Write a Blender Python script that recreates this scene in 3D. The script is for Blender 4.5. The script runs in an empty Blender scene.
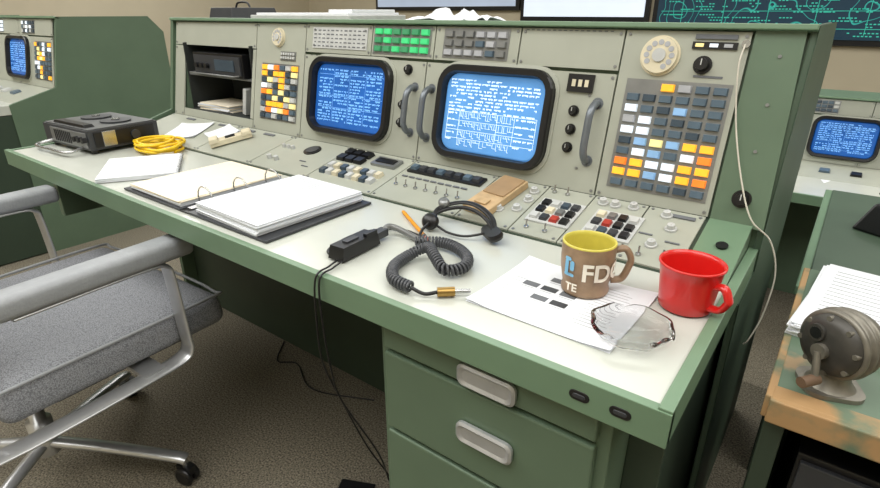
import bpy, math, random
from mathutils import Vector, Matrix
random.seed(7)
sc=bpy.context.scene
try: sc.view_settings.view_transform='Standard'
except Exception: pass
R=math.radians
# ---------------- camera ----------------
cam=bpy.data.cameras.new("camera"); co=bpy.data.objects.new("camera",cam); sc.collection.objects.link(co); sc.camera=co
cam.lens=540/880*36; cam.sensor_width=36; cam.clip_start=.01
co.location=(0,0,1.14); co.rotation_euler=(R(90-23.25),0,R(36.95))
w=bpy.data.worlds.new("world"); sc.world=w; w.use_nodes=True
w.node_tree.nodes["Background"].inputs[0].default_value=(.8,.9,1,1); w.node_tree.nodes["Background"].inputs[1].default_value=.3
# ---------------- materials ----------------
def lin(c):
    return tuple(((x/255)/12.92 if x/255<=.04045 else ((x/255+.055)/1.055)**2.4) for x in c)
def mat(n,c,rough=.5,metal=0,var=.08,scale=30,bump=0,bscale=200,em=0,trans=0,c2=None,detail=3,ramp=None,coat=0):
    m=bpy.data.materials.new(n); m.use_nodes=True; nt=m.node_tree; b=nt.nodes["Principled BSDF"]
    c=lin(c); b.inputs["Roughness"].default_value=rough; b.inputs["Metallic"].default_value=metal
    tc=nt.nodes.new("ShaderNodeTexCoord"); no=nt.nodes.new("ShaderNodeTexNoise"); no.inputs["Scale"].default_value=scale; no.inputs["Detail"].default_value=detail
    nt.links.new(tc.outputs["Object"],no.inputs["Vector"])
    r=nt.nodes.new("ShaderNodeValToRGB")
    if ramp: r.color_ramp.elements[0].position=ramp[0]; r.color_ramp.elements[1].position=ramp[1]
    else: r.color_ramp.elements[0].position=.3; r.color_ramp.elements[1].position=.7
    a=tuple(x*(1-var) for x in c) if c2 is None else c; d=tuple(min(1,x*(1+var)) for x in c) if c2 is None else lin(c2)
    r.color_ramp.elements[0].color=(*a,1); r.color_ramp.elements[1].color=(*d,1)
    nt.links.new(no.outputs[0],r.inputs[0]); nt.links.new(r.outputs[0],b.inputs["Base Color"])
    if bump:
        n2=nt.nodes.new("ShaderNodeTexNoise"); n2.inputs["Scale"].default_value=bscale; nt.links.new(tc.outputs["Object"],n2.inputs["Vector"])
        bp=nt.nodes.new("ShaderNodeBump"); bp.inputs["Strength"].default_value=bump; bp.inputs["Distance"].default_value=.002
        nt.links.new(n2.outputs[0],bp.inputs["Height"]); nt.links.new(bp.outputs[0],b.inputs["Normal"])
    if em: nt.links.new(r.outputs[0],b.inputs["Emission Color"]); b.inputs["Emission Strength"].default_value=em
    if trans: b.inputs["Transmission Weight"].default_value=trans
    if coat: b.inputs["Coat Weight"].default_value=coat
    return m
GREEN=mat("green_enamel",(94,114,93),.45,var=.06,scale=8)
DGREEN=mat("dark_green_enamel_and_shade",(52,66,53),.5,var=.06,scale=8)  # own dark green on most parts; shade put into colour on right-end box
MGREEN=mat("mid_green_enamel_and_shade",(68,86,69),.5,var=.06,scale=8)  # green darkened for shade on console end plate; plain tone on cabinet
LGREEN=mat("light_green_trim",(108,134,108),.4,var=.05,scale=10)
BEIGE=mat("panel_beige",(166,169,156),.42,var=.04,scale=12)
DESK=mat("desk_laminate",(192,195,186),.25,var=.04,scale=5)
BLACK=mat("black_plastic",(20,20,22),.35)
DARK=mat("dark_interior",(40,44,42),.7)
CHAR=mat("charcoal_plastic",(54,56,60),.4)
GREY=mat("grey_metal",(140,142,142),.35,metal=.6)
HGREY=mat("handle_grey",(112,118,124),.35,metal=.4)
STEEL=mat("brushed_steel",(185,186,186),.25,metal=.9)
PULL=mat("drawer_pull_aluminium",(190,192,194),.35,metal=.6)
CREAM=mat("cream_plastic",(214,205,178),.4)
LGREY=mat("light_grey_plastic",(190,192,190),.4)
BTN=mat("button_slate",(84,102,116),.3)
BTN2=mat("button_slate_dark",(60,74,86),.3)
AMB=mat("button_amber_lit",(246,172,46),.4,em=.75)
ORG=mat("button_orange_lit",(238,124,42),.4,em=.6)
PYE=mat("button_pale_yellow",(238,222,150),.4,em=.5)
WHT=mat("button_white_lit",(222,232,242),.4,em=.55)
GRN=mat("button_green_lit",(60,190,115),.4,em=.45)
GRN2=mat("button_green_dim",(60,140,95),.4,em=.2)
BLU=mat("button_blue_lit",(130,170,210),.4,em=.3)
RED=mat("button_red",(170,56,44),.4)
PAPER=mat("paper_white",(228,231,235),.8,var=.02)
PAPC=mat("paper_cream",(238,228,206),.8,var=.02)
INK=mat("printed_ink",(105,108,112),.8)
FINK=mat("faint_ink",(170,172,176),.8)
SCR1=mat("crt_blue",(26,80,150),.22,em=.72,var=.2,scale=9)
SCR2=mat("crt_light_blue",(80,134,190),.22,em=.75,var=.12,scale=9)
TX1=mat("crt_text_blue",(120,178,232),.5,em=.85)
TX2=mat("crt_text_white",(212,230,248),.5,em=.95)
YEL=mat("yellow_plastic",(236,196,24),.35)
# ---------------- mesh builder ----------------
I4=Matrix.Identity(4)
def frame(o,ex,ey,ez):
    return Matrix(((ex[0],ey[0],ez[0],o[0]),(ex[1],ey[1],ez[1],o[1]),(ex[2],ey[2],ez[2],o[2]),(0,0,0,1)))
def T(x,y,z,rz=0,rx=0,ry=0):
    return Matrix.Translation((x,y,z))@Matrix.Rotation(R(rz),4,'Z')@Matrix.Rotation(R(ry),4,'Y')@Matrix.Rotation(R(rx),4,'X')
class MB:
    def __init__(s): s.v=[];s.f=[];s.m=[];s.s=[];s.mats=[]
    def mi(s,m):
        if m not in s.mats: s.mats.append(m)
        return s.mats.index(m)
    def add(s,M,vs,fs,m,sm=False):
        k=len(s.v); s.v+= [tuple(M@Vector(p)) for p in vs]; i=s.mi(m)
        for f in fs: s.f.append(tuple(k+j for j in f)); s.m.append(i); s.s.append(sm)
    def box(s,M,c,d,m,t=1.0):
        x,y,z=c; a,b,h=d[0]/2,d[1]/2,d[2]/2
        vs=[(x-a,y-b,z-h),(x+a,y-b,z-h),(x+a,y+b,z-h),(x-a,y+b,z-h),(x-a*t,y-b*t,z+h),(x+a*t,y-b*t,z+h),(x+a*t,y+b*t,z+h),(x-a*t,y+b*t,z+h)]
        s.add(M,vs,[(3,2,1,0),(4,5,6,7),(0,1,5,4),(1,2,6,5),(2,3,7,6),(3,0,4,7)],m)
    def lathe(s,M,prof,m,seg=32,closed=True):
        vs=[];fs=[]
        for r,z in prof:
            for i in range(seg):
                a=2*math.pi*i/seg; vs.append((r*math.cos(a),r*math.sin(a),z))
        for j in range(len(prof)-1):
            for i in range(seg):
                fs.append((j*seg+i,j*seg+(i+1)%seg,(j+1)*seg+(i+1)%seg,(j+1)*seg+i))
        s.add(M,vs,fs,m,True)
        if closed:
            k=len(prof)-1
            if prof[0][0]>.0006: s.add(M,vs[:seg],[tuple(range(seg-1,-1,-1))],m)
            if prof[k][0]>.0006: s.add(M,vs[k*seg:],[tuple(range(seg))],m)
    def cyl(s,M,x,y,z0,z1,r,m,seg=20,r2=None):
        r2=r if r2 is None else r2
        s.lathe(M@Matrix.Translation((x,y,0)),[(r,z0),(r2,z1)],m,seg)
    def tube(s,pts,r,m,seg=8,M=I4,flat=1.0,n=0,up=None):
        if n: pts=spline(pts,n)
        P=[Vector(p) for p in pts]; vs=[];fs=[]
        t=(P[1]-P[0]).normalized(); u=Vector(up) if up else (Vector((0,0,1)) if abs(t.z)<.9 else Vector((1,0,0)))
        for i,p in enumerate(P):
            t=(P[min(i+1,len(P)-1)]-P[max(i-1,0)]).normalized()
            u=(u-t*u.dot(t)).normalized(); b=t.cross(u)
            for j in range(seg):
                a=2*math.pi*j/seg; vs.append(tuple(p+u*math.cos(a)*r*flat+b*math.sin(a)*r))
        for i in range(len(P)-1):
            for j in range(seg): fs.append((i*seg+j,i*seg+(j+1)%seg,(i+1)*seg+(j+1)%seg,(i+1)*seg+j))
        s.add(M,vs,fs,m,True)
        k=(len(P)-1)*seg
        s.add(M,vs[:seg],[tuple(range(seg-1,-1,-1))],m); s.add(M,vs[k:],[tuple(range(seg))],m)
    def prism(s,M,o,z0,z1,m):
        k=len(o); vs=[(x,y,z0) for x,y in o]+[(x,y,z1) for x,y in o]
        s.add(M,vs,[(i,(i+1)%k,k+(i+1)%k,k+i) for i in range(k)]+[tuple(range(k-1,-1,-1)),tuple(range(k,2*k))],m)
    def prismx(s,prof,x0,x1,m,M=I4):
        k=len(prof); vs=[(x0,y,z) for y,z in prof]+[(x1,y,z) for y,z in prof]
        s.add(M,vs,[(i,(i+1)%k,k+(i+1)%k,k+i) for i in range(k)]+[tuple(range(k)),tuple(range(2*k-1,k-1,-1))],m)
    def loops(s,M,loops,m,cap=False,sm=False):
        k=len(loops[0]); vs=[p for l in loops for p in l]; fs=[]
        for j in range(len(loops)-1):
            for i in range(k): fs.append((j*k+i,j*k+(i+1)%k,(j+1)*k+(i+1)%k,(j+1)*k+i))
        s.add(M,vs,fs,m,sm)
        if cap: s.add(M,loops[-1],[tuple(range(k))],m)
    def obj(s,name,parent=None,bevel=0,seg=2,sub=0):
        me=bpy.data.meshes.new(name)
        xs=[p[0] for p in s.v];ys=[p[1] for p in s.v];zs=[p[2] for p in s.v]
        c=Vector(((min(xs)+max(xs))/2,(min(ys)+max(ys))/2,min(zs)))
        me.from_pydata([tuple(Vector(p)-c) for p in s.v],[],s.f)
        for m in s.mats: me.materials.append(m)
        me.polygons.foreach_set("material_index",s.m); me.polygons.foreach_set("use_smooth",s.s); me.update()
        o=bpy.data.objects.new(name,me); sc.collection.objects.link(o)
        if parent: o.parent=parent; o.location=c-parent.location
        else: o.location=c
        if bevel:
            b=o.modifiers.new("bevel","BEVEL"); b.width=bevel; b.segments=seg; b.limit_method='ANGLE'
        return o
def empty(n,loc=(0,0,0)):
    e=bpy.data.objects.new(n,None); e.location=loc; sc.collection.objects.link(e); e.empty_display_size=.1; return e
def spline(p,n):
    P=[Vector(q) for q in p]; P=[2*P[0]-P[1]]+P+[2*P[-1]-P[-2]]; out=[]
    for i in range(1,len(P)-2):
        for k in range(n):
            t=k/n; a,b,c,d=P[i-1],P[i],P[i+1],P[i+2]
            out.append(.5*((2*b)+(c-a)*t+(2*a-5*b+4*c-d)*t*t+(3*b-a-3*c+d)*t**3))
    out.append(P[-2]); return out
def rrect(w,h,r,n=6,z=0,cx=0,cy=0):
    o=[]
    for sx,sy,a0 in ((1,1,0),(-1,1,90),(-1,-1,180),(1,-1,270)):
        for i in range(n+1):
            a=R(a0+90*i/n); o.append((cx+sx*(w/2-r)+r*math.cos(a),cy+sy*(h/2-r)+r*math.sin(a),z))
    return o
ZD=.74
def PF(oy=0,oz=0): return frame((0,1.06+oy,.786+oz),(1,0,0),(0,.2105,.9774),(0,-.9774,.2105))
def LF(oy=0,oz=0): return frame((0,.869+oy,.74+oz),(1,0,0),(0,.9722,.2341),(0,-.2341,.9722))
P=PF(); L=LF()
ly=lambda Y:(Y-.869)/.9722
def crt(name,parent,cx,cs,w,h,scr,tx,oy=0,oz=0,rows=17,seed=1,style=0):
    rnd=random.Random(seed); M=PF(oy,oz)@Matrix.Translation((cx,cs,0)); b=MB()
    b.loops(M,[rrect(w+.018,h+.018,.056,z=.003),rrect(w+.016,h+.016,.055,z=.008),rrect(w+.002,h+.002,.052,z=.009)],BEIGE)
    b.loops(M,[rrect(w,h,.05,z=.003),rrect(w,h,.05,z=.022),rrect(w-.006,h-.006,.047,z=.026),rrect(w-.032,h-.030,.036,z=.025),rrect(w-.040,h-.038,.032,z=.006)],BLACK,sm=False)
    sw,sh=w-.040,h-.038
    b.loops(M,[rrect(sw,sh,.032,z=.006),rrect(sw*.97,sh*.97,.03,z=.0085)],scr,cap=True)
    Z=.0092
    def q(x0,y0,x1,y1): b.add(M,[(x0,y1,Z),(x1,y1,Z),(x1,y0,Z),(x0,y0,Z)],[(0,1,2,3)] if y1<y0 else [(3,2,1,0)],tx)
    def text(x,y,xe,rh,dens=1.0):
        while x<xe-.004:
            n=rnd.randint(2,7)
            if rnd.random()<dens:
                for k in range(n):
                    if x>xe-.003: break
                    q(x,y,x+.0021,y-rh*.58*rnd.choice((.55,1,.8))); x+=.0030
            else: x+=.0029*n
            x+=.0032*rnd.choice((1,1,1,2))
    rh=(sh-.026)/rows; x0=-sw/2+.013; x1=sw/2-.013
    if style==0:
        cols=[x0+(x1-x0)*k/4 for k in range(5)]
        for r in range(rows):
            y=sh/2-.013-r*rh
            for k in range(4):
                if rnd.random()<.92: text(cols[k]+.002,y,cols[k+1]-.004,rh,.9)
        for r in (2,9,13): q(x0,sh/2-.013-r*rh+rh*.3,x1,sh/2-.013-r*rh+rh*.3-.0008)
        for k in (1,2,3): q(cols[k]-.002,sh/2-.016,cols[k]-.0013,-sh/2+.016)
    else:
        half=int(rows*.5)
        for r in range(rows):
            y=sh/2-.013-r*rh
            if r<half: text(x0,y,x1 if r%4 else .04,rh,.78)
            elif r%2==0: text(x0,y,x0+.03,rh,.9); text(x1-.05,y,x1,rh,.8)
        for k,yy in enumerate((.004,-.018,-.040,-.060)):
            q(x0,yy,x1,yy-.0008); xx=x0+.036
            while xx<x1-.06:
                d=rnd.choice((.004,.006,.010)); h1=rnd.choice((.004,.010,.014)); q(xx,yy-.002,xx+.0009,yy-.002-h1); q(xx,yy-.002-h1,xx+d,yy-.0028-h1); xx+=d
        for xx in (x0,x0+.034,.02,x1-.055,x1): q(xx,.004,xx+.0009,-.062)
    return b.obj(name,parent)
def matrixpad(b,M,x0,x1,s0,s1,nc,nr,pick,h=.006,n0=.004,gap=.12):
    cw=(x1-x0)/nc; ch=(s1-s0)/nr
    b.box(M,((x0+x1)/2,(s0+s1)/2,n0),(x1-x0+.006,s1-s0+.006,.004),GREY)
    for r in range(nr):
        for c in range(nc):
            m=pick(c,r)
            if m is None: continue
            b.box(M,(x0+cw*(c+.5),s1-ch*(r+.5),n0+.002+h/2),(cw*(1-gap),ch*(1-gap*1.6),h),m,.86)
def screw(b,M,x,y,z=.004): b.cyl(M,x,y,z,z+.0016,.0032,GREY,8)
def knob(b,M,x,y,r=.012,h=.016,m=None,skirt=True,z=.004):
    m=m or BLACK
    if skirt: b.cyl(M,x,y,z,z+.004,r*1.35,m,20)
    b.cyl(M,x,y,z,z+h,r,m,20,r*.85); b.box(M,(x,y+r*.3,z+h+.0006),(r*.15,r*.9,.001),LGREY)
def toggle(b,M,x,y,z=.004):
    b.cyl(M,x,y,z,z+.004,.005,STEEL,10); b.tube([M@Vector((x,y,z+.003)),M@Vector((x,y+.006,z+.016))],.0018,STEEL,6)
def handle(b,M,x,s0,s1,m=None,h=.036,r=.0078):
    b.tube([(x,s0,.002),(x,s0+.004,h*.6),(x,s0+.022,h),(x,(s0+s1)/2,h*1.05),(x,s1-.022,h),(x,s1-.004,h*.6),(x,s1,.002)],r,m or HGREY,10,M,flat=1.0,n=5,up=(1,0,0))
    for s in (s0,s1): b.cyl(M,x,s,.002,.006,.012,HGREY,14)
def dial(b,M,x,s,r):
    b.cyl(M,x,s,.003,.008,r*1.08,CREAM,32); b.cyl(M,x,s,.008,.015,r,CREAM,32,r*.95)
    for i in range(10):
        a=R(-60+i*30); b.cyl(M,x+r*.68*math.cos(a),s+r*.68*math.sin(a),.0152,.0158,r*.15,FINK,12)
    b.cyl(M,x,s,.015,.018,r*.36,LGREY,20)
# ---------------- console body ----------------
def body(b,x0,x1,oy=0,oz=0,cav=None):
    M=Matrix.Translation((0,oy,oz))
    full=[(1.066,.70),(1.066,.786),(1.134,1.105),(1.14,1.112),(1.55,1.112),(1.62,1.04),(1.62,0),(1.05,0),(1.05,.70)]
    rec=[(1.28,.70),(1.28,1.09),(1.28,1.112),(1.55,1.112),(1.62,1.04),(1.62,0),(1.05,0),(1.05,.70)]
    if cav:
        b.prismx(full,x0,cav[0],GREEN,M); b.prismx(full,cav[1],x1,GREEN,M); b.prismx(rec,cav[0],cav[1],GREEN,M)
        cx=(cav[0]+cav[1])/2; W=cav[1]-cav[0]
        b.box(M,(cx,1.21,1.07),(W,.15,.08),GREEN)
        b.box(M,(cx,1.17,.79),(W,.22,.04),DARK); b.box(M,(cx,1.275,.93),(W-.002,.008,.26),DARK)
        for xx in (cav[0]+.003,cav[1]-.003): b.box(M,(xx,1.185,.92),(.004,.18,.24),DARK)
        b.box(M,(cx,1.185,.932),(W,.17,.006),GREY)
    else: b.prismx(full,x0,x1,GREEN,M)
    b.box(PF(oy,oz),((x0+x1)/2,.336,.004),(x1-x0+.004,.010,.026),LGREEN)
def plate(b,M,x0,x1,s0,s1,m=BEIGE,t=.005,scr=True):
    b.box(M,((x0+x1)/2,(s0+s1)/2,t/2),(x1-x0-.003,s1-s0-.003,t),m,.998)
    if scr:
        for x in (x0+.009,x1-.009):
            for s in (s0+.009,s1-.009): screw(b,M,x,s,t)
con=empty("mission_control_console",(-1.1,1.0,0))
XL,XR=-2.115,-.077
b=MB(); body(b,-2.075,XR,cav=(-1.982,-1.585))
b.prismx([(.86,.74),(.90,.752),(1.062,.80),(1.128,1.116),(1.56,1.116),(1.63,1.04),(1.63,0),(.98,0),(.98,.60),(.86,.695)],-2.09,-2.072,GREEN)
b.prismx([(.93,.69),(1.062,.70),(1.062,.79),(1.128,1.118),(1.56,1.118),(1.63,1.04),(1.63,0),(.96,0)],-.085,-.074,MGREEN)  # right end plate: dim ambient put into the colour as a darker green
b.add(P,[(-.165,0,.006),(-.076,-.005,.006),(-.09,.335,.006),(-.165,.335,.006)],[(0,1,2,3)],GREEN)
b.obj("body",con,bevel=.002)
b=MB()
b.box(I4,((XL+XR)/2+.01,.79,.7175),(XR-XL-.04,.52,.043),DESK)
b.obj("desk_top",con,bevel=.002)
b=MB()
b.box(I4,((XL+XR)/2,.525,.717),(XR-XL,.014,.047),LGREEN); b.box(I4,(XR-.008,.86,.719),(.016,.68,.050),LGREEN); b.box(I4,(XL+.012,.70,.717),(.012,.36,.046),LGREEN)
for x in (-.181,-.131):
    b.prism(frame((x,.519,.717),(1,0,0),(0,0,1),(0,-1,0)),[(p[0],p[1]) for p in rrect(.026,.014,.0069)],-.002,.002,BLACK)
    b.prism(frame((x,.518,.717),(1,0,0),(0,0,1),(0,-1,0)),[(p[0],p[1]) for p in rrect(.016,.006,.0029)],0,.002,CHAR)
b.obj("edge_trim",con,bevel=.002)
# ledge
b=MB()
b.prismx([(.869,.735),(.869,.7405),(1.062,.786),(1.062,.735)],-2.09,-.165,DGREEN)
b.add(I4,[(-.165,.869,.7405),(-.094,.869,.7405),(-.094,1.062,.7900),(-.165,1.062,.7900)],[(0,1,2,3)],LGREEN)
b.add(I4,[(-.094,.869,.7405),(-.094,.869,.73),(-.094,1.062,.73),(-.094,1.062,.790)],[(0,1,2,3)],GREEN)
edges=[-2.05,-1.62,-1.345,-1.10,-.865,-.62,-.49,-.385,-.275,-.17]
for i in range(len(edges)-1): plate(b,L,edges[i],edges[i+1],.003,.192,BEIGE,.004)
b.obj("ledge",con)
# panel plates
b=MB()
plate(b,P,-2.05,-1.985,0,.25); plate(b,P,-2.05,-1.565,.25,.33); plate(b,P,-1.985,-1.565,0,.03,scr=False); plate(b,P,-1.583,-1.565,.03,.25,scr=False)
plate(b,P,-1.565,-1.33,0,.33)
plate(b,P,-1.33,-.872,0,.246); plate(b,P,-1.33,-1.065,.25,.33); plate(b,P,-1.065,-.855,.25,.33)
plate(b,P,-.872,-.39,0,.246); plate(b,P,-.855,-.62,.25,.33); plate(b,P,-.62,-.39,.25,.33)
plate(b,P,-.39,-.168,0,.33)
plate(b,P,-1.30,-1.08,.262,.322,LGREY,.007)
for r in range(5):
    for i in range(12): b.box(P,(-1.287+i*.0175,.312-r*.0105,.0075),(.011 if (i+r)%3 else .006,.003,.0006),INK)
for i in range(16): b.box(P,(-.605+i*.0125,.325,.0055),(.007,.002,.0006),INK)
for (x0,x1,s) in ((-1.30,-1.0,.2425),(-.82,-.53,.2435)):
    for i in range(14): b.box(P,(x0+(x1-x0)*i/14,s+.001,.0055),(.008,.0016,.0006),INK)
b.obj("panel_plates",con)
# controls
b=MB()
rnd=random.Random(3)
def pkB(c,r):
    q=rnd.random()
    if q<.30: return AMB
    if q<.38: return ORG
    if q<.50: return PYE
    if q<.58: return WHT
    return (BTN,LGREY,BTN2)[(c+r)%3]
matrixpad(b,P,-1.525,-1.355,.042,.208,6,9,pkB)
dial(b,P,-1.452,.288,.026)
b.box(P,(-1.405,.235,.006),(.07,.026,.003),GREY)
for i in range(6): 
    for j in range(2): b.box(P,(-1.432+i*.011,.241-j*.011,.009),(.007,.007,.004),LGREY)
matrixpad(b,P,-1.055,-.87,.260,.324,6,3,lambda c,r:GRN if rnd.random()<.7 else GRN2,gap=.2)
matrixpad(b,P,-.825,-.65,.260,.322,6,3,lambda c,r:rnd.choice((FINK,BTN,GREY,GREY)),gap=.2)
for x,s in ((-.928,.223),(-.935,.135),(-.935,.090)): knob(b,P,x,s,.0095,.013)
handle(b,P,-.902,.068,.182); handle(b,P,-.848,.062,.182); handle(b,P,-.420,.068,.185)
b.box(P,(-.463,.222,.007),(.056,.036,.006),BLACK)
for dx in (-.014,.0,.014): b.box(P,(-.463+dx,.222,.0105),(.008,.014,.001),CREAM)
for s in (.166,.128,.090): knob(b,P,-.468,s,.0085,.014)
for s in (.05,.20): screw(b,P,-.44,s,.005)
dial(b,P,-.316,.283,.034)
knob(b,P,-.238,.270,.012,.018); b.box(P,(-.225,.304,.007),(.075,.012,.003),BLACK); b.box(P,(-.225,.319,.007),(.07,.008,.002),INK)
for i in range(3): b.box(P,(-.25+i*.024,.304,.009),(.014,.006,.002),(PYE,WHT,FINK)[i])
b.box(P,(-.225,.250,.0055),(.05,.004,.001),INK)
def pk(c,r):
    if r==0: return (None,None,AMB,FINK,BTN,BTN)[c]
    lit={(0,2):WHT,(1,3):WHT,(0,3):FINK,(0,4):WHT,(1,4):WHT,(1,6):WHT,(2,6):BLU,(2,5):PYE,(3,5):BLU,(4,5):AMB,(5,5):AMB,(5,6):ORG,(4,6):WHT,(4,7):AMB,(5,7):AMB,(0,7):ORG,(1,7):AMB,(2,7):WHT,(3,7):WHT,(0,8):AMB,(1,8):AMB,(2,8):BLU,(4,8):AMB,(3,2):BLU,(1,5):BLU,(3,8):WHT,(5,8):ORG}
    return lit.get((c,r), BTN if (c*7+r*3)%5 else BTN2)
matrixpad(b,P,-.366,-.182,.028,.236,6,10,pk,gap=.2)
knob(b,P,-.122,.045,.012,.018); 
for s in (.13,.21,.29): screw(b,P,-.12,s,.006)
b.cyl(P,-.175,.308,.004,.012,.007,STEEL,12)
# ledge controls
b.cyl(L,-1.2075,ly(1.0),.004,.007,.026,BLACK,28); b.cyl(L,-1.2075,ly(1.0),.007,.009,.019,CHAR,28)
for x in (-1.30,-1.27): b.cyl(L,x,ly(.92),.004,.016,.007,LGREY,12)
for i in range(3): knob(b,L,-1.32+i*.02,ly(.99),.006,.01,LGREY,False)
for r in range(2):
    for c in range(3): b.box(L,(-1.075+c*.032,ly(1.025-r*.032),.010),(.028,.026,.010),BLACK,.85)
for c in range(8):
    for r in range(2): b.box(L,(-1.072+c*.024,ly(.95-r*.03),.009),(.018,.022,.010),(LGREY,CREAM,BTN2)[(c+2*r)%3],.85)
b.box(L,(-.93,ly(1.01),.008),(.08,.04,.008),GREY); b.box(L,(-.93,ly(1.01),.013),(.06,.02,.004),BLACK)
b.box(L,(-.743,ly(1.012),.007),(.215,.034,.006),BLACK)
for c in range(8): b.box(L,(-.835+c*.0262,ly(1.012),.013),(.020,.020,.008),CHAR if c%3 else BTN,.8)
for c in range(9): b.box(L,(-.84+c*.022,ly(.975),.006),(.016,.005,.002),INK)
for c in range(7): toggle(b,L,-.835+c*.03,ly(.935))
for kx in (-.430,-.312):
    b.box(L,(kx,ly(.96),.006),(.092,.09,.004),LGREY)
    for r in range(3):
        for c in range(4):
            m=(BLACK,LGREY,BTN2,CHAR,BLACK,CREAM,GREY,BLACK,LGREY,CHAR,RED,BLACK)[(r*4+c+(kx>-.4)*5)%12]
            b.box(L,(kx-.032+c*.0213,ly(.985-r*.026),.011),(.0165,.019,.006),m,.85)
for x,y in ((-.23,.93),(-.215,.99),(-.545,.93),(-.51,1.02),(-.505,.985),(-.51,.945),(-.235,1.03),(-.36,1.03),(-.335,1.03),(-.30,1.035)): knob(b,L,x,ly(y),.008,.012,LGREY)
for x,y in ((-.46,.895),(-.42,.895),(-.35,.895),(-.31,.895),(-.24,.895),(-.20,.90),(-.47,1.035),(-.44,1.035)): toggle(b,L,x,ly(y))
for x in (-1.55,-1.9,-.21,-1.7,-1.45): b.box(L,(x,ly(1.035),.006),(.05,.010,.002),INK)
for x,y in ((-.25,.96),(-.20,.95),(-.59,.90),(-1.15,.92),(-1.18,.94)): b.box(L,(x,ly(y),.0055),(.025,.004,.001),INK)
b.cyl(L,-.125,ly(.975),.004,.007,.010,BLACK,16)
b.obj("controls",con)
crt("crt_left",con,-1.13,.135,.315,.212,SCR1,TX1,rows=18,seed=4,style=0)
crt("crt_right",con,-.667,.134,.305,.218,SCR2,TX2,rows=20,seed=9,style=1)
# pedestal + knee hole
b=MB()
b.box(I4,(-.3425,.775,.355),(.395,.44,.68),GREEN); b.box(I4,(-.3425,.78,.02),(.36,.42,.04),DGREEN)
for z0,z1 in ((.633,.685),(.470,.628),(.27,.465),(.06,.265)): b.box(I4,(-.3425,.552,(z0+z1)/2),(.362,.018,z1-z0-.004),GREEN)
b.obj("drawer_pedestal",con,bevel=.003)
b=MB()
for z in (.655,.549,.36,.16):
    M=frame((-.324,.541,z),(1,0,0),(0,0,1),(0,-1,0))
    b.loops(M,[rrect(.098,.038,.012,z=0),rrect(.098,.038,.012,z=.005),rrect(.090,.030,.010,z=.008),rrect(.078,.020,.008,z=.005)],PULL,cap=True)
b.obj("drawer_pulls",con)
b=MB()
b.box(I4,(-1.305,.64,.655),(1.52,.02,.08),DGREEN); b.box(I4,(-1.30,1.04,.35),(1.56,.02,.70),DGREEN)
b.box(I4,(-.12,.84,.35),(.05,.40,.69),DGREEN); b.box(I4,(-2.06,.80,.60),(.03,.38,.19),GREEN)  # right-end box: shade beside the console painted in as dark green
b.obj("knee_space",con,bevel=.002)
# ---------------- neighbouring consoles ----------------
def simple_console(name,x0,x1,oy,oz,crts,mats_,seed):
    e=empty(name,((x0+x1)/2,1.0+oy,oz)); M=Matrix.Translation((0,oy,oz)); p=PF(oy,oz); l=LF(oy,oz); rr=random.Random(seed)
    b=MB(); body(b,x0,x1,oy,oz)
    for x in (x0+.006,x1-.006): b.prismx([(.84,.74),(1.05,.80),(1.125,1.118),(1.56,1.118),(1.63,1.04),(1.63,0),(.84,0)],x-.008,x+.008,GREEN,M)
    b.box(M,((x0+x1)/2,.79,.72),(x1-x0,.52,.043),DESK); b.box(M,((x0+x1)/2,.525,.718),(x1-x0+.01,.014,.048),LGREEN)
    b.box(M,(x1-.02,.79,.35),(.035,.44,.69),DGREEN); b.box(M,(x0+.02,.79,.35),(.035,.44,.69),DGREEN)
    b.prismx([(.869,.735),(.869,.742),(1.062,.788),(1.062,.735)],x0+.02,x1-.05,BEIGE,M)
    b.obj("body",e,bevel=.002)
    b=MB(); n=max(1,round((x1-x0-.1)/.4)); ws=(x1-x0-.1)/n
    for i in range(n):
        a=x0+.05+i*ws; plate(b,p,a,a+ws,0,.246); plate(b,p,a,a+ws,.25,.33)
        matrixpad(b,p,a+.06,a+.22,.26,.32,6,3,lambda c,r:rr.choice((LGREY,BTN,WHT,BTN2)))
    for (x,a0,a1) in mats_:
        matrixpad(b,p,x,x+.2,a0,a1,6,8,lambda c,r:rr.choice((AMB,BTN,BTN,PYE,WHT,BTN2)))
    for i in range(12): b.box(l,(x0+.15+i*(x1-x0-.3)/12,ly(.96),.008),(.05,.04,.010),rr.choice((BLACK,LGREY,BTN)),.85)
    b.obj("panels",e)
    for i,(cx,s_) in enumerate(crts): crt("crt_%d"%(i+1),e,cx,.134,.31,.215,SCR1 if s_ else SCR2,TX1 if s_ else TX2,oy,oz,seed=20+i,rows=14,style=i%2)
    return e
simple_console("mission_control_console",-5.0,-3.13,0,0,[(-3.62,1),(-4.3,1)],[(-3.40,.04,.22)],5)
simple_console("mission_control_console",-1.75,-.37,2.45,-.39,[(-.8,1)],[(-1.3,.04,.22)],6)
simple_console("mission_control_console",-.33,1.6,2.45,-.39,[(.0,1),(.75,1)],[(.25,.04,.22)],8)
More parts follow.
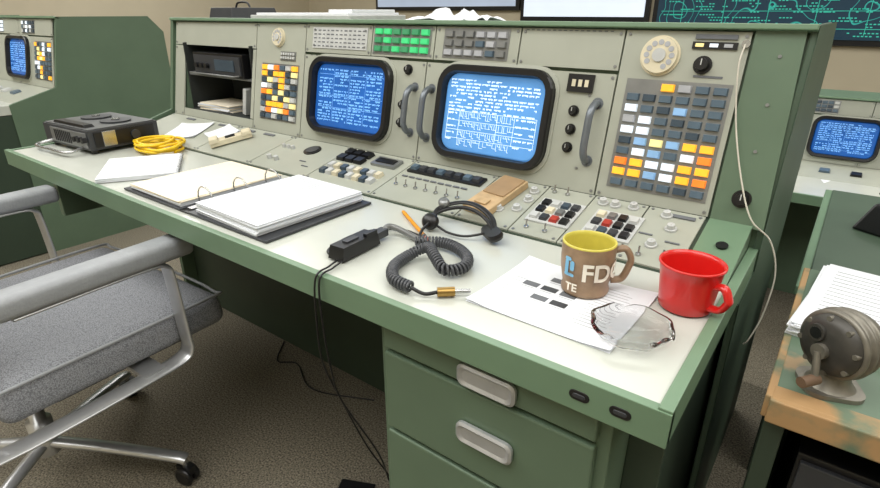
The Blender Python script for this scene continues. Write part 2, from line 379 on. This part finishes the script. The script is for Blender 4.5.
# ---------------- room ----------------
CARPET=mat("carpet_speckle",(66,61,51),.95,c2=(146,138,120),scale=210,detail=7,ramp=(.34,.66),bump=.5,bscale=400)
WALL=mat("wall_beige_paint",(192,182,158),.8,var=.03,scale=3)
CEIL=mat("ceiling_tile",(222,221,216),.9,var=.03)
def slab(n,c,d,m):
    b=MB(); b.box(I4,c,d,m); return b.obj(n)
slab("floor",(-2.5,-.6,-.05),(13,4.8,.10),CARPET)
slab("floor_lower_tier",(-2.5,4.75,-.45),(13,5.9,.12),CARPET)
slab("trim_step",(-2.5,1.79,-.25),(13,.02,.40),DGREEN)
slab("wall_back",(-2.5,7.75,1.35),(13.2,.1,4.3),WALL)
slab("wall_left",(-9.05,2.35,1.4),(.1,10.8,4.2),WALL)
slab("wall_right",(4.05,2.35,1.4),(.1,10.8,4.2),WALL)
slab("wall_front",(-2.5,-3.05,1.4),(13.2,.1,4.2),WALL)
slab("ceiling",(-2.5,2.35,3.5),(13.2,10.9,.1),CEIL)
def wallscreen(n,x0,x1,z0,z1,m,marks=None):
    b=MB(); b.box(I4,((x0+x1)/2,7.67,(z0+z1)/2),(x1-x0+.12,.06,z1-z0+.12),BLACK); b.box(I4,((x0+x1)/2,7.635,(z0+z1)/2),(x1-x0,.02,z1-z0),m)
    if marks:
        rr=random.Random(31)
        for i in range(420):
            x=rr.uniform(x0+.05,x1-.3); z=z0+.04+rr.randrange(0,40)*.03; n_=rr.randint(1,5)
            for k in range(n_): b.box(I4,(x+k*.035,7.622,z),(.022,.004,.012),marks)
        for k in range(5): b.box(I4,((x0+x1)/2,7.622,z0+.11+k*.18),(x1-x0-.1,.004,.006),marks)
        for k in range(8): b.box(I4,(x0+.3+k*.47,7.622,z0+.5),(.006,.004,.9),marks)
    return b.obj(n)
WS=mat("projection_white",(212,222,236),.6,em=.75,var=.04,scale=2)
WS2=mat("projection_grey",(165,178,198),.6,em=.55,var=.05,scale=2)
TEAL=mat("projection_teal",(54,170,150),.6,em=.6)
mp=bpy.data.materials.new("projection_map"); mp.use_nodes=True; nt=mp.node_tree; pb=nt.nodes["Principled BSDF"]
tc=nt.nodes.new("ShaderNodeTexCoord"); nz=nt.nodes.new("ShaderNodeTexNoise"); nz.inputs["Scale"].default_value=1.6; nz.inputs["Detail"].default_value=1.5
mt=nt.nodes.new("ShaderNodeMath"); mt.operation='MULTIPLY'; mt.inputs[1].default_value=14
fr=nt.nodes.new("ShaderNodeMath"); fr.operation='FRACT'
rp=nt.nodes.new("ShaderNodeValToRGB"); rp.color_ramp.elements[0].color=(*lin((40,150,140)),1); rp.color_ramp.elements[1].color=(*lin((12,42,58)),1); rp.color_ramp.elements[0].position=.04; rp.color_ramp.elements[1].position=.10
nt.links.new(tc.outputs["Object"],nz.inputs["Vector"]); nt.links.new(nz.outputs[0],mt.inputs[0]); nt.links.new(mt.outputs[0],fr.inputs[0]); nt.links.new(fr.outputs[0],rp.inputs[0])
nt.links.new(rp.outputs[0],pb.inputs["Base Color"]); nt.links.new(rp.outputs[0],pb.inputs["Emission Color"]); pb.inputs["Emission Strength"].default_value=.7
wallscreen("wall_display_screen",-7.1,-4.35,1.22,2.9,WS2); wallscreen("wall_display_screen",-4.2,-2.45,1.08,2.9,WS); wallscreen("wall_display_screen",-2.28,1.6,.86,2.9,mp,TEAL)
# ---------------- desk objects ----------------
bd=empty("ring_binder",(-1.1,.69,ZD))
b=MB()
b.box(I4,(-1.25,.69,ZD+.003),(.258,.285,.005),CHAR); b.box(I4,(-.955,.69,ZD+.003),(.27,.285,.005),CHAR); b.box(I4,(-1.105,.69,ZD+.002),(.035,.285,.003),BLACK)
b.obj("cover",bd,bevel=.001)
b=MB(); rr=random.Random(2)
for i in range(7): b.box(T(-1.245+rr.uniform(-.003,.003),.692+rr.uniform(-.002,.002),ZD+.0065+i*.0018,rr.uniform(-.6,.6)),(0,0,0),(.222,.274,.0014),PAPC if i>3 else PAPER)
b.obj("pages_cream",bd)
b=MB()
for i in range(13): b.box(T(-.955+rr.uniform(-.003,.003),.690+rr.uniform(-.002,.002),ZD+.0065+i*.0018,-2+rr.uniform(-.7,.7)),(0,0,0),(.222,.272,.0014),PAPER)
for i in range(24): b.box(T(-.955,.690,ZD+.0292,-2),(rr.uniform(-.02,.0),.115-i*.0095,0),(.14+rr.uniform(0,.03),.0012,.0003),FINK)
b.obj("pages_white",bd)
b=MB(); b.box(I4,(-1.103,.69,ZD+.006),(.018,.26,.004),STEEL)
for y in (.60,.69,.78):
    pts=[(-1.103+.030*math.cos(a),y,ZD+.018+.028*math.sin(a)) for a in [R(-20+i*22) for i in range(11)]]
    b.tube(pts,.0018,STEEL,8)
b.obj("rings",bd)
M=T(-1.532,.668,ZD,-32)
b=MB()
for i in range(5): b.box(M@T(0,0,.002+i*.0022,random.uniform(-1,1)),(0,0,0),(.225,.19,.0018),PAPER)
for i in range(19): b.tube([M@Vector((-.106+i*.012,.095+.005*math.cos(R(a)),.008+.006*math.sin(R(a)))) for a in range(0,361,45)],.0007,STEEL,5)
for i in range(14): b.box(M,(0,-.08+i*.012,.0122),(.19,.0008,.0003),FINK)
b.obj("spiral_notebook")
def sheet(n,cx,cy,w,h,rz,M0=I4,prints=(),m=PAPER,z=0):
    b=MB(); M=M0@T(cx,cy,z,rz); N=6; vs=[];fs=[]
    for i in range(N+1):
        for j in range(N+1):
            x=-w/2+w*i/N;y=-h/2+h*j/N; k=.004*((abs(x)/(w/2))**4*(abs(y)/(h/2))**4); vs.append((x,y,.0008+k))
    for i in range(N):
        for j in range(N): a=i*(N+1)+j; fs.append((a,a+N+1,a+N+2,a+1))
    b.add(M,vs,fs,m,True); b.add(M,[(x,y,0.0001) for x,y in ((-w/2,-h/2),(w/2,-h/2),(w/2,h/2),(-w/2,h/2))],[(3,2,1,0)],m)
    for (x,y,a,c,mm) in prints: b.add(M,[(x-a/2,y-c/2,.0011),(x+a/2,y-c/2,.0011),(x+a/2,y+c/2,.0011),(x-a/2,y+c/2,.0011)],[(0,1,2,3)],mm)
    return b.obj(n)
pr=[]
for gy,gx in ((0,1),(1,0),(1,1),(2,1),(2,2),(0,2),(1,2)):
    pr.append((-.060+gx*.032,.045-gy*.034,.026,.015,INK if (gx+gy)%2 else CHAR)); pr.append((-.060+gx*.032,.045-gy*.034-.012,.022,.0015,FINK))
for i in range(15): pr.append((.062,.07-i*.009,.04+.01*(i%2),.0016,FINK))
for i in range(6): pr.append((-.085,.02-i*.012,.02,.0016,FINK))
sheet("printed_sheet",-.285,.69,.225,.195,-1,prints=pr,z=ZD)
sheet("paper_sheet",-1.80,ly(.96),.14,.12,20,M0=L,z=.0065); sheet("paper_sheet",-1.64,ly(.99),.10,.09,-15,M0=L,z=.0065)
# pencil
b=MB(); a=Vector((-.732,.8355,ZD+.004)); c=Vector((-.588,.741,ZD+.004)); d=(c-a).normalized()
b.tube([a+d*.012,c-d*.02],.0038,mat("pencil_orange",(230,150,20),.4),6); b.tube([c-d*.02,c-d*.008],.0039,STEEL,8); b.tube([c-d*.008,c],.0036,mat("eraser_pink",(215,130,120),.7),8)
b.lathe(frame(a+d*.012,(-d.y,d.x,0),(0,0,1),tuple(-d)),[(.0038,0),(.0012,.009),(.0003,.0125)],mat("pencil_wood",(214,176,120),.7),6)
b.obj("pencil")
def ribbon_handle(b,M,r0,z0,z1,out,m,w=.006,fl=1.8):
    pts=[(r0-.002,0,z1),(r0+out*.6,0,z1+.003),(r0+out,0,z1-.012),(r0+out*.95,0,(z0+z1)/2),(r0+out*.6,0,z0+.004),(r0-.002,0,z0)]
    b.tube([M@Vector(p) for p in pts],w,m,12,n=6,flat=1/fl,up=tuple((M.to_3x3()@Vector((1,0,.3)))))
MUGB=mat("mug_stoneware",(146,120,94),.4,var=.15,scale=60); MUGY=mat("mug_glaze_yellow",(204,192,84),.3)
mx,my=-.270,.735; K=.86; q=.97
b=MB(); M=T(mx,my,ZD+.0012,15)
b.lathe(M,[(.033*q,0),(.037*q,.002),(.0378*q,.008*K),(.0355*q,.016*K),(.038*q,.03*K),(.041*q,.05*K),(.0415*q,.075*K),(.0415*q,.094*K)],MUGB,48,False)
b.lathe(M,[(.0415*q,.094*K),(.0412*q,.0965*K),(.0398*q,.0975*K),(.0383*q,.0965*K),(.0375*q,.090*K),(.037*q,.05*K),(.035*q,.012*K),(.0005,.008*K)],MUGY,48,False)
b.lathe(M,[(.033*q,0),(.0005,.002)],MUGB,48,False)
ribbon_handle(b,T(mx,my,ZD,30),.039,.020,.070,.024,MUGB,.0072,1.4)
mug=b.obj("coffee_mug")
def wrapmesh(me,ang,zc,rad,m,name):
    for v in me.vertices:
        a=R(ang)+v.co.x/rad; z=zc+v.co.y; v.co=Vector((rad*math.cos(a),rad*math.sin(a),z))
    me.materials.clear(); me.materials.append(m); o=bpy.data.objects.new(name,me); sc.collection.objects.link(o)
    o.parent=mug; o.location=Vector((mx,my,ZD+.0012))-mug.location; return o
def wrap_text(txt,size,ang,zc,rad,m,name):
    cu=bpy.data.curves.new("t","FONT"); cu.body=txt; cu.size=size; cu.align_x='CENTER'; cu.offset=size*.025
    to=bpy.data.objects.new("t",cu); sc.collection.objects.link(to); bpy.context.view_layer.update()
    me=bpy.data.meshes.new_from_object(to); bpy.data.objects.remove(to); return wrapmesh(me,ang,zc,rad,m,name)
LW=mat("lettering_white",(235,228,214),.5); LB=mat("lettering_blue",(120,180,215),.5)
wrap_text("FDO",.038,-26,.033,.0416,LW,"lettering_large"); wrap_text("TE",.018,-100,.012,.0402,LW,"lettering_small")
me=bpy.data.meshes.new("emblem"); vs=[];fs=[]
for (cx_,cy_,w_,h_) in ((-.006,0,.007,.022),(.004,.003,.007,.016),(-.001,-.012,.018,.005),(-.004,.013,.012,.006)):
    k=len(vs); pts=rrect(w_,h_,min(w_,h_)*.45,4,0,cx_,cy_); vs+=pts; fs.append(tuple(range(k,k+len(pts))))
me.from_pydata(vs,[],fs); wrapmesh(me,-106,.050,.0414,LB,"emblem")
REDP=mat("red_plastic",(206,30,26),.3,coat=.3,var=.04)
cx,cy=-.131,.776; M=T(cx,cy,ZD+.001)
b=MB(); b.lathe(M,[(.0005,.002),(.033,.002),(.035,0),(.037,.002),(.0385,.018),(.0415,.050),(.0435,.066),(.0455,.068),(.0455,.071),(.0428,.071),(.041,.064),(.038,.03),(.035,.008),(.0005,.006)],REDP,48,False)
ribbon_handle(b,T(cx,cy,ZD,-20),.039,.014,.048,.022,REDP,.008,1.6)
b.obj("plastic_cup")
GL=bpy.data.materials.new("clear_glass"); GL.use_nodes=True; g=GL.node_tree.nodes["Principled BSDF"]; g.inputs["Transmission Weight"].default_value=1; g.inputs["Roughness"].default_value=.04; g.inputs["IOR"].default_value=1.22
b=MB(); seg=48; prof=[(.036,0),(.044,.003),(.051,.012),(.054,.018),(.049,.019),(.044,.012),(.038,.005),(.0006,.004)]
M=T(-.168,.648,ZD+.0024); vs=[];fs=[]
for j,(r,z) in enumerate(prof):
    for i in range(seg):
        a=2*math.pi*i/seg; notch=.006*max(0,math.cos(3*a))**14 if z>.015 else 0; rr2=r*(1+.03*math.cos(8*a)); vs.append((rr2*math.cos(a),rr2*math.sin(a),z-notch))
for j in range(len(prof)-1):
    for i in range(seg): fs.append((j*seg+i,j*seg+(i+1)%seg,(j+1)*seg+(i+1)%seg,(j+1)*seg+i))
fs.append(tuple(range(seg-1,-1,-1))); b.add(M,vs,fs,GL,True); b.obj("glass_ashtray")
WOOD=mat("light_wood",(190,162,122),.6,var=.15,scale=40)
b=MB(); M=L@T(-.572,ly(.965),0,-7)
b.box(M,(0,0,.013),(.066,.145,.016),WOOD); b.box(M,(0,.03,.0225),(.056,.08,.003),mat("wood_dark",(156,128,92),.6)); b.box(M,(0,-.045,.0235),(.03,.02,.005),WOOD)
b.obj("wooden_block",bevel=.002)
# tape recorder
RG=mat("recorder_grey",(92,94,94),.4,metal=.3)
b=MB(); M=T(-1.96,.755,ZD,4)
b.box(M,(0,0,.042),(.28,.22,.060),CHAR); b.box(M,(0,0,.0735),(.27,.21,.003),RG)
for x in (-.12,.12):
    for y in (-.09,.09): b.cyl(M,x,y,0,.012,.010,BLACK,12)
b.box(M,(.02,-.1115,.042),(.22,.004,.046),GREY)
for i in range(9): b.box(M,(-.06+i*.012,-.1145,.042),(.004,.002,.036),BLACK)
for i in range(3): b.cyl(M@T(.08+i*.025,-.113,.045,0,90),0,0,0,.014,.008,BLACK,16)
b.box(M,(.1415,0,.042),(.003,.19,.046),BLACK); b.box(M,(.1425,-.05,.042),(.003,.04,.046),STEEL); b.cyl(M@T(.1415,.03,.042,0,0,90),0,0,0,.008,.014,CHAR,16)
for x in (-.06,.06): b.cyl(M,x,.02,.075,.080,.045,CHAR,28); b.cyl(M,x,.02,.080,.084,.012,STEEL,16)
b.box(M,(0,-.08,.079),(.2,.03,.008),BLACK,.9)
b.tube([M@Vector(p) for p in ((-.10,-.11,.02),(-.10,-.16,.012),(0,-.165,.012),(.10,-.16,.012),(.10,-.11,.02))],.005,STEEL,8,n=6)
b.obj("tape_recorder",bevel=.002)
b=MB(); pts=[]; rr=random.Random(12)
for k in range(7):
    ox,oy_=rr.uniform(-.014,.014),rr.uniform(-.008,.008); ra=.066+rr.uniform(-.014,.016); rb=.056+rr.uniform(-.010,.008); ph=rr.uniform(0,6)
    for i in range(8):
        a=2*math.pi*i/8; e=1+.12*math.sin(2*a+ph); pts.append((-1.715+ox+ra*1.2*e*math.cos(a),.812+oy_+rb*e*math.sin(a),ZD+.006+.0038*k+.004*abs(math.sin(a+ph))))
pts=pts+[(-1.70,.88,ZD+.02),(-1.74,.87,ZD+.006),(-1.79,.86,ZD+.006)]
b.tube(pts,.0042,YEL,7,n=6); b.obj("yellow_cable_coil")
b=MB(); M=L@T(-1.535,ly(.955),.004,60)
b.box(M,(0,0,.012),(.13,.035,.016),CREAM,.9); b.box(M,(-.05,0,.022),(.03,.04,.014),CREAM,.85); b.box(M,(.05,0,.020),(.03,.038,.012),CREAM,.85); b.box(M,(.0,0,.021),(.03,.02,.003),BLACK)
b.obj("telephone_handset",bevel=.004)
# headset
hs=empty("headset",(-.55,.72,ZD))
b=MB(); M=T(-.660,.622,ZD,3)
b.box(M,(0,0,.015),(.036,.10,.024),BLACK,.9); b.box(M,(0,.065,.013),(.018,.04,.014),CHAR); b.box(M,(0,-.01,.028),(.012,.03,.004),CHAR); b.box(M,(.012,.03,.027),(.008,.03,.012),BLACK)
b.tube([M@Vector(p) for p in ((0,.08,.014),(.0,.10,.018),(.03,.105,.012),(.06,.10,.008),(.085,.10,.007))],.006,GREY,8,n=5)
b.obj("push_to_talk_switch",hs,bevel=.003)
CC=mat("cord_charcoal",(66,68,72),.4)
b=MB()
base=spline([(-.585,.705,ZD+.012),(-.545,.725,ZD+.014),(-.505,.722,ZD+.014),(-.468,.70,ZD+.013),(-.452,.665,ZD+.013),(-.470,.638,ZD+.014),(-.505,.655,ZD+.024),(-.535,.675,ZD+.024),(-.556,.65,ZD+.012),(-.547,.60,ZD+.012),(-.515,.565,ZD+.012),(-.478,.560,ZD+.012)],24)
hel=[]; u=Vector((0,0,1)); acc=0
for i in range(len(base)-1):
    t=(base[min(i+1,len(base)-1)]-base[max(0,i-1)]).normalized(); bb=t.cross(u).normalized(); L0=(base[i+1]-base[i]).length
    for k in range(6):
        p=base[i].lerp(base[i+1],k/6); ph=2*math.pi*(acc+L0*k/6)/.0062
        hel.append(p+u*math.cos(ph)*.008+bb*math.sin(ph)*.008)
    acc+=L0
b.tube(hel,.0025,CC,6)
b.tube([(-.478,.560,ZD+.012),(-.455,.565,ZD+.006),(-.44,.578,ZD+.008)],.003,BLACK,8,n=5)
b.tube([(-.44,.578,ZD+.008),(-.42,.596,ZD+.008)],.0075,mat("brass",(170,138,80),.35,metal=.9),12)
b.tube([(-.42,.596,ZD+.008),(-.402,.612,ZD+.008)],.0035,STEEL,10)
b.obj("coiled_cord",hs)
b=MB()
arc=[(-.62+.0,.80,ZD+.02),(-.628,.835,ZD+.032),(-.60,.868,ZD+.04),(-.555,.865,ZD+.042),(-.51,.845,ZD+.032),(-.485,.815,ZD+.02)]
b.tube(arc,.006,BLACK,10,n=8,flat=.5); b.tube([(p[0]+.004,p[1]-.014,p[2]-.006) for p in arc],.004,BLACK,8,n=8)
M=T(-.49,.815,ZD+.016,-35,20); b.loops(M,[rrect(.055,.028,.013,z=-.006),rrect(.06,.032,.0155,z=0),rrect(.055,.028,.013,z=.007)],BLACK,cap=True)
M=T(-.618,.79,ZD+.018,20,55); b.lathe(M,[(.0006,-.010),(.014,-.010),(.017,-.003),(.017,.004),(.012,.010),(.0006,.011)],BLACK,24)
M=T(-.625,.845,ZD+.04,0,30); b.lathe(M,[(.0006,-.008),(.010,-.008),(.012,0),(.010,.008),(.0006,.008)],GREY,20)
b.tube([(-.615,.79,ZD+.02),(-.61,.755,ZD+.014),(-.60,.735,ZD+.008),(-.58,.728,ZD+.008)],.003,BLACK,8,n=6)
b.tube([(-.49,.82,ZD+.018),(-.53,.79,ZD+.008),(-.57,.785,ZD+.007),(-.60,.79,ZD+.012)],.0025,BLACK,8,n=6)
b.obj("headband",hs)
b=MB()
b.tube([(-.655,.575,ZD+.006),(-.700,.595,ZD+.004),(-.712,.68,ZD+.004),(-.67,.745,ZD+.004),(-.60,.74,ZD+.005),(-.58,.705,ZD+.012)],.0028,BLACK,8,n=8)
b.obj("lead",hs)
for k,(dx,dy) in enumerate(((0,0),(.010,.012))):
    b=MB(); b.tube([(-.650+dx,.57,ZD+.006),(-.645+dx,.545,ZD+.005),(-.643+dx,.513,ZD-.004),(-.645+dx*1.5,.508,.66),(-.655+dx*2,.52,.56),(-.650,.55,.46),(-.620+dx*3,.58,.34),(-.59-dx,.62,.22),(-.60+dx*4,.63,.10),(-.65,.64+dy,.01),(-.70,.665+dy,.008)],.0018,BLACK,7,n=10); b.obj("hanging_cable")
b=MB(); b.box(T(-.775,.675,0,25),(0,0,.018),(.09,.055,.034),BLACK); b.tube([(-.74,.67,.01),(-.70,.665,.01)],.004,BLACK,8); b.obj("power_adapter",bevel=.006)
b=MB(); b.tube([(-1.5,1.02,.003),(-1.42,.93,.003),(-1.35,.96,.003),(-1.2,.9,.003),(-1.0,.98,.003)],.0025,BLACK,6,n=8); b.obj("floor_cable")
b=MB(); b.tube([(-.176,1.115,1.09),(-.176,1.095,1.05),(-.160,1.083,.96),(-.130,1.06,.87),(-.098,1.04,.805),(-.062,1.06,.765),(-.042,1.07,.70),(-.044,1.06,.62),(-.055,1.045,.57),(-.062,1.05,.555)],.0015,mat("cord_white",(205,200,186),.5),7,n=10); b.obj("white_cord")
# things in the equipment bay
b=MB(); b.box(I4,(-1.77,1.175,.974),(.29,.17,.074),BLACK); b.box(I4,(-1.77,1.087,.974),(.27,.006,.058),CHAR); b.box(I4,(-1.72,1.083,.974),(.11,.004,.036),BTN2)
for i in range(3): b.cyl(T(-1.88+i*.03,1.084,.97,0,90),0,0,0,.012,.009,BLACK,16)
b.tube([(-1.90,1.08,.945),(-1.90,1.06,.945),(-1.64,1.06,.945),(-1.64,1.08,.945)],.003,GREY,8); b.obj("radio_receiver",bevel=.002)
b=MB(); rr=random.Random(6)
for i in range(7): b.box(T(-1.86+rr.uniform(-.01,.01),1.17,.8115+i*.0032,rr.uniform(-6,6)),(0,0,0),(.19,.13,.0028),PAPER if i%3 else PAPC)
b.obj("paper_stack")
b=MB(); b.box(T(-1.66,1.17,.8118+.047,0,0,14),(0,0,0),(.018,.14,.088),LGREY); b.obj("manual_book",bevel=.001)
# things on console top
ZT=1.112
b=MB(); M=T(-1.47,1.33,ZT,2); b.box(M,(0,0,.010),(.46,.26,.018),LGREY); b.box(M,(0,0,.022),(.42,.24,.008),PAPER); b.box(M,(.16,0,.03),(.1,.2,.01),PAPER); b.obj("document_tray",bevel=.002)
b=MB(); M=T(-1.93,1.33,ZT,-3); b.box(M,(0,0,.022),(.16,.2,.042),CHAR,.9); b.tube([M@Vector(p) for p in ((-.05,0,.04),(-.03,0,.06),(.03,0,.06),(.05,0,.04))],.004,BLACK,8,n=5); b.obj("equipment_case",bevel=.004)
b=MB(); rr=random.Random(11); N=10; vs=[];fs=[]
for i in range(N+1):
    for j in range(N+1): vs.append((-1.04+.22*i/N,1.22+.18*j/N,ZT+.004+rr.uniform(0,.040)*(0.3+0.7*math.sin(math.pi*i/N)*math.sin(math.pi*j/N))))
for i in range(N):
    for j in range(N): a=i*(N+1)+j; fs.append((a,a+N+1,a+N+2,a+1))
b.add(I4,vs,fs,PAPER); b.obj("crumpled_paper")
# ---------------- right table + items ----------------
WT=mat("worn_green_top",(92,112,92),.5,c2=(156,132,98),scale=9,detail=8,ramp=(.56,.62))
WE=mat("worn_wood_edge",(98,114,92),.6,c2=(168,134,92),scale=12,detail=8,ramp=(.38,.50))
tb=empty("side_table",(.45,.95,0)); b=MB()
b.box(I4,(.445,.935,.6755),(.88,.47,.028),WT); b.obj("top",tb,bevel=.003)
b=MB(); b.box(I4,(.445,.698,.672),(.884,.014,.035),WE); b.box(I4,(.445,.714,.6878),(.882,.030,.004),WE); b.box(I4,(.003,.935,.672),(.012,.47,.034),WE)
b.box(I4,(.015,.935,.33),(.025,.45,.66),DGREEN); b.box(I4,(.875,.935,.33),(.025,.45,.66),DGREEN); b.box(I4,(.445,1.15,.33),(.85,.02,.66),DGREEN); b.obj("frame",tb,bevel=.002)
b=MB()
for k,x in enumerate((.145,.355)):
    b.box(I4,(x,.93,.30),(.19,.40,.60),BLACK); b.box(I4,(x,.728,.30),(.18,.01,.58),CHAR)
    b.box(I4,(x,.721,.52),(.15,.006,.04),BLACK); b.box(I4,(x,.721,.46),(.15,.006,.04),BLACK); b.box(I4,(x-.05,.720,.56),(.02,.004,.008),LGREY)
    for i in range(8): b.box(I4,(x,.722,.38-i*.015),(.14,.004,.006),BLACK)
b.obj("computer_tower",bevel=.003)
b=MB(); rr=random.Random(4)
for i in range(10): b.box(T(.125+rr.uniform(-.003,.003),1.005,.691+i*.0022,-6+rr.uniform(-1.5,1.5)),(0,0,0),(.22,.28,.0018),PAPER)
for i in range(14): b.box(T(.125,1.005,.7122,-6),(0,.11-i*.016,0),(.18,.0012,.0006),FINK)
b.obj("paper_stack")
# pencil sharpener
b=MB(); ax=Vector((-.60,-.80,0)).normalized(); c=Vector((.060,.765,.69+.068))
sd=Vector((ax.y,-ax.x,0)); sd=sd if sd.cross(Vector((0,0,1))).dot(ax)>0 else -sd
M=frame(c,tuple(sd),(0,0,1),tuple(ax))
AL=mat("cast_metal",(126,122,112),.45,metal=.6,var=.22,scale=40); ALD=mat("cast_metal_dark",(74,72,68),.45,metal=.5,var=.2,scale=40)
b.lathe(M,[(.0006,-.040),(.014,-.039),(.027,-.033),(.037,-.022),(.0405,-.012),(.0405,-.010),(.043,-.010),(.044,-.007),(.043,-.004),(.0415,-.004),(.0415,.002),(.0445,.002),(.046,.005),(.0445,.008),(.042,.008),(.042,.014),(.044,.014),(.045,.017),(.044,.020),(.040,.020)],AL,44,False)
b.lathe(M,[(.0405,.019),(.038,.026),(.030,.031),(.015,.033),(.0006,.033)],ALD,44,False)
for i in range(8):
    a=R(i*45+10); b.cyl(M,.036*math.cos(a),.036*math.sin(a),.021,.029,.0035,AL,10)
b.cyl(M,-.012,.014,.030,.036,.011,ALD,20); b.cyl(M,-.012,.014,.0355,.037,.0075,BLACK,16)
b.cyl(M,0,-.006,.030,.040,.010,AL,20)
b.tube([M@Vector(p) for p in ((0,-.006,.040),(.006,-.024,.043),(.010,-.040,.044))],.0045,AL,8,n=4)
b.tube([M@Vector(p) for p in ((.010,-.040,.040),(.010,-.040,.066))],.007,mat("crank_wood",(104,82,64),.5),14)
b.prism(T(c.x,c.y,.69,20),[(p[0],p[1]) for p in rrect(.070,.066,.02)],.0,.006,AL)
b.lathe(T(c.x,c.y,.696),[(.029,0),(.022,.008),(.018,.024),(.024,.036)],AL,24)
b.obj("pencil_sharpener")
b=MB(); b.box(I4,(.45,1.83,.08),(.90,.9,.93),DGREEN); b.box(I4,(.45,1.83,.552),(.92,.92,.022),LGREEN); b.box(I4,(.45,1.83,.566),(.88,.88,.008),MGREEN)
b.obj("storage_cabinet",bevel=.003)
b=MB(); M=T(.20,1.90,.570,-30); b.box(M,(0,0,.04),(.18,.20,.08),BLACK,.7); b.box(M,(0,.03,.10),(.21,.05,.035),BLACK,.85); b.cyl(M,0,-.03,.08,.088,.045,CHAR,24); b.obj("desk_telephone",bevel=.008)
sheet("paper_sheet",.12,2.45+.75,.25,.3,20,z=ZD-.39); sheet("paper_sheet",.5,2.45+.72,.25,.3,-12,z=ZD-.39)
# ---------------- office chair ----------------
FAB=bpy.data.materials.new("chair_fabric"); FAB.use_nodes=True; nt=FAB.node_tree; pb=nt.nodes["Principled BSDF"]; pb.inputs["Roughness"].default_value=.9
tc=nt.nodes.new("ShaderNodeTexCoord"); vo=nt.nodes.new("ShaderNodeTexVoronoi"); vo.inputs["Scale"].default_value=380; rp=nt.nodes.new("ShaderNodeValToRGB")
rp.color_ramp.elements[0].color=(*lin((170,172,176)),1); rp.color_ramp.elements[1].color=(*lin((112,114,119)),1); rp.color_ramp.elements[1].position=.75
nt.links.new(tc.outputs["Object"],vo.inputs["Vector"]); nt.links.new(vo.outputs["Distance"],rp.inputs[0]); nt.links.new(rp.outputs[0],pb.inputs["Base Color"])
PAD=mat("armrest_vinyl",(150,153,156),.5,var=.05,scale=60,bump=.3); CHROME=mat("chair_aluminium",(196,197,198),.3,metal=.75,var=.05)
ch=empty("office_chair",(-1.47,.35,0)); C0=T(-1.475,.39,0,3)
b=MB(); b.box(C0,(0,-.005,.43),(.60,.51,.085),FAB,.97); o=b.obj("seat",ch,bevel=.03,seg=5)
for p in o.data.polygons: p.use_smooth=True
b=MB(); b.tube([C0@Vector(p) for p in ((-.29,-.25,.470),(-.292,.19,.472),(-.25,.243,.466),(0,.252,.464),(.25,.243,.466),(.292,.19,.472),(.29,-.25,.470))],.004,PAD,8,n=8); b.obj("piping",ch)
b=MB(); b.box(C0@T(0,-.29,.74,0,8),(0,0,0),(.54,.07,.42),FAB); o=b.obj("backrest",ch,bevel=.03,seg=5)
for p in o.data.polygons: p.use_smooth=True
b=MB()
for sx in (-1,1): b.box(C0,(sx*.328,-.035,.655),(.062,.39,.046),PAD)
o=b.obj("arm_pads",ch,bevel=.014,seg=4)
for p in o.data.polygons: p.use_smooth=True
b=MB()
for sx in (-1,1):
    x=sx*.328
    b.tube([C0@Vector(p) for p in ((x,-.20,.630),(x,.04,.630),(x,.090,.620),(x,.102,.59),(x,.108,.44),(x,.108,.395),(x,.085,.374),(x,.0,.368),(x,-.28,.366),(x,-.33,.40),(x*.95,-.345,.60))],.026,CHROME,12,n=6,flat=.22,up=(0,0,-1))
    b.box(C0,(sx*.29,.02,.372),(.09,.05,.010),CHROME)
b.box(C0,(0,0,.378),(.50,.30,.02),CHAR)
bx,by=-1.45,.25
b.lathe(T(bx,by,0),[(.028,.10),(.028,.20),(.018,.20),(.018,.37)],CHROME,20)
for a in (36,126,216,306):
    ca,sa=math.cos(R(a)),math.sin(R(a))
    b.tube([(bx+ca*.02,by+sa*.02,.13),(bx+ca*.15,by+sa*.15,.115),(bx+ca*.32,by+sa*.32,.085),(bx+ca*.35,by+sa*.35,.075)],.018,CHROME,10,n=4,flat=.6)
b.obj("frame",ch)
b=MB()
for a in (36,126,216,306):
    x,y=bx+math.cos(R(a))*.345,by+math.sin(R(a))*.345
    b.cyl(I4,x,y,.045,.085,.008,STEEL,10)
    for s in (-1,1): b.lathe(T(x,y,.026,a+70,0,90)@Matrix.Translation((0,0,s*.012)),[(.020,-.008),(.026,-.005),(.026,.005),(.020,.008)],BLACK,20)
    b.box(T(x,y,.045,a+70),(0,0,0),(.02,.045,.022),BLACK)
b.obj("casters",ch)
# ---------------- lights ----------------
def area(n,x,y,z,sx,sy,e,col=(1,.99,.965)):
    l=bpy.data.lights.new(n,'AREA'); l.shape='RECTANGLE'; l.size=sx; l.size_y=sy; l.energy=e; l.color=col
    o=bpy.data.objects.new(n,l); o.location=(x,y,z); sc.collection.objects.link(o)
area("ceiling_light_panel",-1.2,-.9,3.4,3.6,2.4,125); area("ceiling_light_panel",-4.6,-.2,3.4,2.6,2.0,95); area("ceiling_light_panel",1.8,.6,3.4,2.6,2.6,85)
area("ceiling_light_panel",-2.2,3.6,3.4,3.0,2,85); area("ceiling_light_panel",-6.4,3.8,3.4,3,2.4,120); area("ceiling_light_panel",1.5,4.6,3.4,2.4,2,85)
